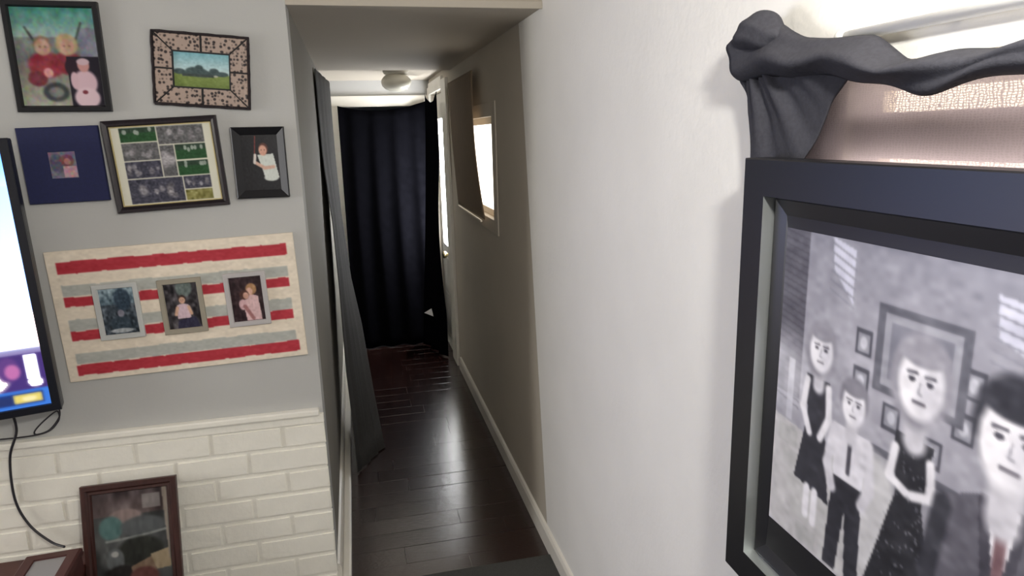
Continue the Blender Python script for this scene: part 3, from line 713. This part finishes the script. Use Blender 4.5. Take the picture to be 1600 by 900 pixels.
for k, (u, v) in enumerate(((.190,.216),(.389,.220),(.598,.218))):
    fw, fh = .138, .190
    o = obj('photo_frame', ring_frame(fw, fh, [(0,0),(0,.010),(.001,.011),(.0145,.011),(.017,.006)]), fcol[k], p, (u-w_/2, -.0078, h_/2-v))
    q = Pic(fw-.034, fh-.034, 60, (60,70,80)); a, b_ = q.w, q.h
    if k == 0:
        q.vgrad(0, b_*.35, (150,170,180), (80,100,112)); q.noise(.12, 16); q.ell(a*.65,b_*.25,a*.25,b_*.25,(44,62,78)); q.ell(a*.5,b_*.78,a*.3,b_*.18,(52,66,78)); q.ell(a*.55,b_*.55,a*.10,b_*.08,(130,128,140)); q.ell(a*.5,b_*.93,a*.35,b_*.05,(170,176,180)); q.noise(.05,22)
    elif k == 1:
        q.I[:] = np.array((52,48,52))/255; q.noise(.10, 12); q.ell(a*.6,b_*.1,a*.25,b_*.2,(110,128,122),a=.7); q.person(a*.5, b_*.36, a*.115, (205,180,190), (58,40,36)); q.poly([(a*.3,b_*.82),(a*.85,b_*.75),(a*.95,b_),(a*.25,b_)],(46,44,66)); q.noise(.03,22)
    else:
        q.I[:] = np.array((48,30,34))/255; q.noise(.05, 14); q.poly([(a*.35,b_*.55),(a*.6,b_*.38),(a*.85,b_*.45),(a*.9,b_),(a*.42,b_)], (214,180,182)); q.ell(a*.66,b_*.28,a*.17,b_*.13,(170,130,92)); q.ell(a*.60,b_*.33,a*.10,b_*.085,(212,168,150)); q.ell(a*.42,b_*.40,a*.15,b_*.11,(74,44,38)); q.ell(a*.47,b_*.42,a*.09,b_*.075,(206,160,142)); q.ell(a*.35,b_*.62,a*.13,b_*.12,(206,168,172)); q.line([(a*.4,b_*.66),(a*.62,b_*.95)], .006, (160,110,110)); q.noise(.03,22)
    q.blur(1); ph = q.build('photo', M_print, o, (0,-.0058,0)); ph['label'] = ['outdoor photo print in blue tones','print of a girl in a pale top outdoors','print of two people hugging'][k]
tag(p, 'cream board with red and grey painted stripes holding three small photos', 'photo board')

# 7 brown framed picture leaning against the brick
w_, h_ = 0.305, 0.575
lean = math.atan2(0.135, 0.56)
p = empty('leaning_picture', (-0.838, 2.285, 0.013), (-lean, R(0.0), R(0.0)))
def up(o): o.location.z += h_/2; return o
up(obj('frame', ring_frame(w_, h_, [(0,0),(0,.018),(.004,.022),(.016,.022),(.022,.016),(.030,.018),(.034,.010)]), M_brown, p)); up(obj('backing', B(-w_/2+.004, w_/2-.004, -.006, 0, -h_/2+.004, h_/2-.004), M_blackm, p))
Q = Pic(w_-.068, h_-.068, 110, (86,88,88)); W, H = Q.w, Q.h
Q.vgrad(0, H*.16, (84,70,72), (120,104,102)); Q.noise(.10, 9, colour=False); Q.rect(W*.66,H*.03,W*.9,H*.13,(150,142,140)); Q.ell(W*.42,H*.17,W*.22,H*.05,(160,140,136)); Q.ell(W*.22,H*.24,W*.16,H*.08,(96,132,130)); Q.ell(W*.65,H*.25,W*.3,H*.07,(100,104,106))
Q.line([(W*.15,H*.33),(W*.6,H*.315),(W*.95,H*.29)], .004, (160,164,160)); Q.ell(W*.60,H*.42,W*.32,H*.10,(44,46,40)); Q.ell(W*.25,H*.46,W*.12,H*.08,(120,124,126)); Q.ell(W*.25,H*.42,W*.05,H*.02,(196,196,192))
Q.ell(W*.34,H*.58,W*.25,H*.08,(40,36,34)); Q.poly([(W*.45,H*.52),(W*.75,H*.46),(W*.8,H*.58),(W*.5,H*.63)], (156,130,108)); Q.poly([(W*.72,H*.45),(W*.98,H*.42),(W*1.0,H*.55),(W*.8,H*.56)], (190,170,138)); Q.ell(W*.62,H*.60,W*.2,H*.07,(120,72,66))
Q.poly([(W*.93,0),(W,0),(W,H*.5),(W*.975,H*.5)], (172,160,146)); Q.noise(.03,26); Q.blur(2); Q.I *= 0.80
ph = up(Q.build('photo', M_print, p, (0,-.0102,0))); ph['label'] = 'dim colourful landscape print'
tag(p, 'brown wooden framed landscape leaning against the white brick', 'picture')

# ------------------------------------------------------------------ television, cables, console, box
TH = R(13); TWd, THt = 1.45, 0.865
rx, ry = -0.985, 2.36
tv = empty('television', (rx-TWd/2*math.cos(TH), ry-TWd/2*math.sin(TH), 1.305), (0, R(-0.8), TH))
obj('body', B(-TWd/2, TWd/2, 0.0, 0.05, -THt/2, THt/2, 0.006), M_plastic, tv)
obj('bezel', ring_frame(TWd, THt, [(0,0),(0,.010),(.002,.012),(.024,.012),(.026,.004)]), M_plastic, tv)
obj('mount_arm', B(-0.10, 0.10, 0.05, 0.20, -0.15, 0.15, 0.004), M_plastic, tv)
Q = Pic(TWd-.05, THt-.05, 300, (190,212,255)); W, H = Q.w, Q.h
Q.vgrad(0, H*.14, (60,120,240), (120,170,255)); Q.vgrad(H*.14, H*.62, (110,160,255), (140,170,255)); Q.vgrad(H*.62, H*.76, (255,226,228), (255,205,215))
Q.rect(0,H*.765,W,H*.785,(150,140,190)); Q.rect(0,H*.785,W,H*.93,(70,48,120))
for k in range(5):
    a = W-.115-.28*k; Q.ell(a-.04,H*.87,.06,H*.06,(255,240,235)); Q.ell(a+.02,H*.84,.03,H*.05,(96,60,130)); Q.ell(a+.03,H*.85,.02,H*.03,(190,110,170)); Q.rect(a+.065,H*.79,a+.10,H*.885,(235,240,255)); Q.ell(a+.085,H*.90,.02,H*.02,(235,230,240))
Q.rect(0,H*.93,W,H,(58,120,215)); Q.rect(W-.17,H*.942,W-.018,H*.985,(26,52,120)); Q.rect(W-.095,H*.946,W-.022,H*.982,(226,206,110)); Q.rect(W-.163,H*.950,W-.10,H*.978,(34,50,104)); Q.ell(W-.055,H*.964,.02,H*.010,(245,232,170))
Q.gain = np.where(Q.V < H*.76, 5.0, 1.1)*np.ones_like(Q.U); Q.gain[(Q.V > H*.79) & (Q.V < H*.93) & (Q.I.min(-1) > .8)] = 4.0
Q.blur(1); scn = Q.build('screen', M_screen, tv, (0,-.0045,0)); scn['label'] = 'glowing bluish white screen'
tag(tv, 'large flat television glowing at the left end of the wall', 'television')

def cord(name, pts, r, label):
    o = obj(name, tube(bmesh.new(), spline(pts, 10), r, 8), M_cord, None, smooth=True); return tag(o, label, 'cable')
cord('power_cord', [(-1.145,2.40,0.885),(-1.15,2.42,0.80),(-1.19,2.43,0.70),(-1.20,2.43,0.55),(-1.17,2.425,0.45),(-1.11,2.41,0.385),(-1.06,2.385,0.372)], 0.0042, 'black cord hanging from the television down to the wooden box')
cord('looped_cable', [(-1.005,2.40,0.875),(-1.02,2.425,0.83),(-1.06,2.435,0.785),(-1.10,2.437,0.772),(-1.105,2.437,0.785),(-1.07,2.435,0.82),(-1.025,2.43,0.85),(-1.03,2.43,0.81),(-1.095,2.434,0.772),(-1.30,2.425,0.775),(-1.5,2.42,0.78)], 0.0026, 'thin cable looped just under the corner of the television')

cons = empty('media_console', (-1.65, 2.26, 0.012))
obj('top', B(-0.66, 0.66, -0.19, 0.165, 0.28, 0.312, 0.004), M_redwood, cons); obj('body', B(-0.64, 0.64, -0.17, 0.15, 0.05, 0.28), M_redwood, cons)
for a in (-0.42, 0, 0.42):
    d = obj('door', B(a-0.2, a+0.2, -0.188, -0.17, 0.07, 0.265, 0.003), M_redwood, cons); obj('handle', B(a+0.14, a+0.155, -0.20, -0.188, 0.13, 0.20, 0.003), M_chrome, d)
for a in (-0.6, 0.6):
    for c in (-0.14, 0.12): obj('leg', B(a-0.025, a+0.025, c-0.025, c+0.025, 0, 0.05), M_redwood, cons)
tag(cons, 'low reddish brown console under the television', 'console')

kb_ = empty('wooden_box', (-1.045, 2.185, 0.325), (0, 0, R(3)))
obj('body', B(-0.08, 0.078, -0.11, 0.105, 0.0, 0.062, 0.006), M_redwood, kb_)
lid = obj('lid', ring_frame(0.164, 0.222, [(0,0),(0,.020),(.006,.026),(.034,.026),(.036,.020)]), M_redwood, kb_, (-0.001, -0.0025, 0.062), (R(-90), 0, 0))
obj('lid_panel', B(-0.05, 0.05, -0.021, -0.012, -0.08, 0.08), mat('grey_lid_panel', rgb(140,138,135), .35), lid)
tag(kb_, 'small reddish brown wooden box with a grey panel in its lid', 'box')

# added, unseen bare-bulb lamp that brightens the upper right wall, above the rod
LX, LY, LZ = 0.30, 0.10, 1.93
rl = empty('added_wall_lamp', (XR, LY, LZ-0.02))
obj('plate', lathe([(0.05,0),(0.055,0.008),(0.045,0.018),(0.012,0.02)], 24), M_trim, rl, (0,0,0), (0,R(-90),0), True)
obj('arm', tube(bmesh.new(), spline([(-0.015,0,0),(-0.20,0,-0.03),(-0.32,0,-0.03),(LX-XR,0,0.0)], 8), 0.008), M_chrome, rl, smooth=True)
bulb = obj('bulb', lathe([(0.012,0),(0.016,0.02),(0.03,0.055),(0.026,0.085),(0.002,0.098)], 24), emit('bulb_glow', (1,.96,.9), 12), rl, (LX-XR,0,0.0), smooth=True)
tag(rl, 'added bare bulb lamp, out of view, brightening the upper right wall', 'lamp')
pl_ = bpy.data.lights.new('added_bulb_light', 'POINT'); pl_.energy = 60; pl_.shadow_soft_size = 0.05; pl_.color = (1, .975, .92)
po = bpy.data.objects.new('added_bulb_light', pl_); C.objects.link(po); po.location = (LX, LY, LZ+0.15)
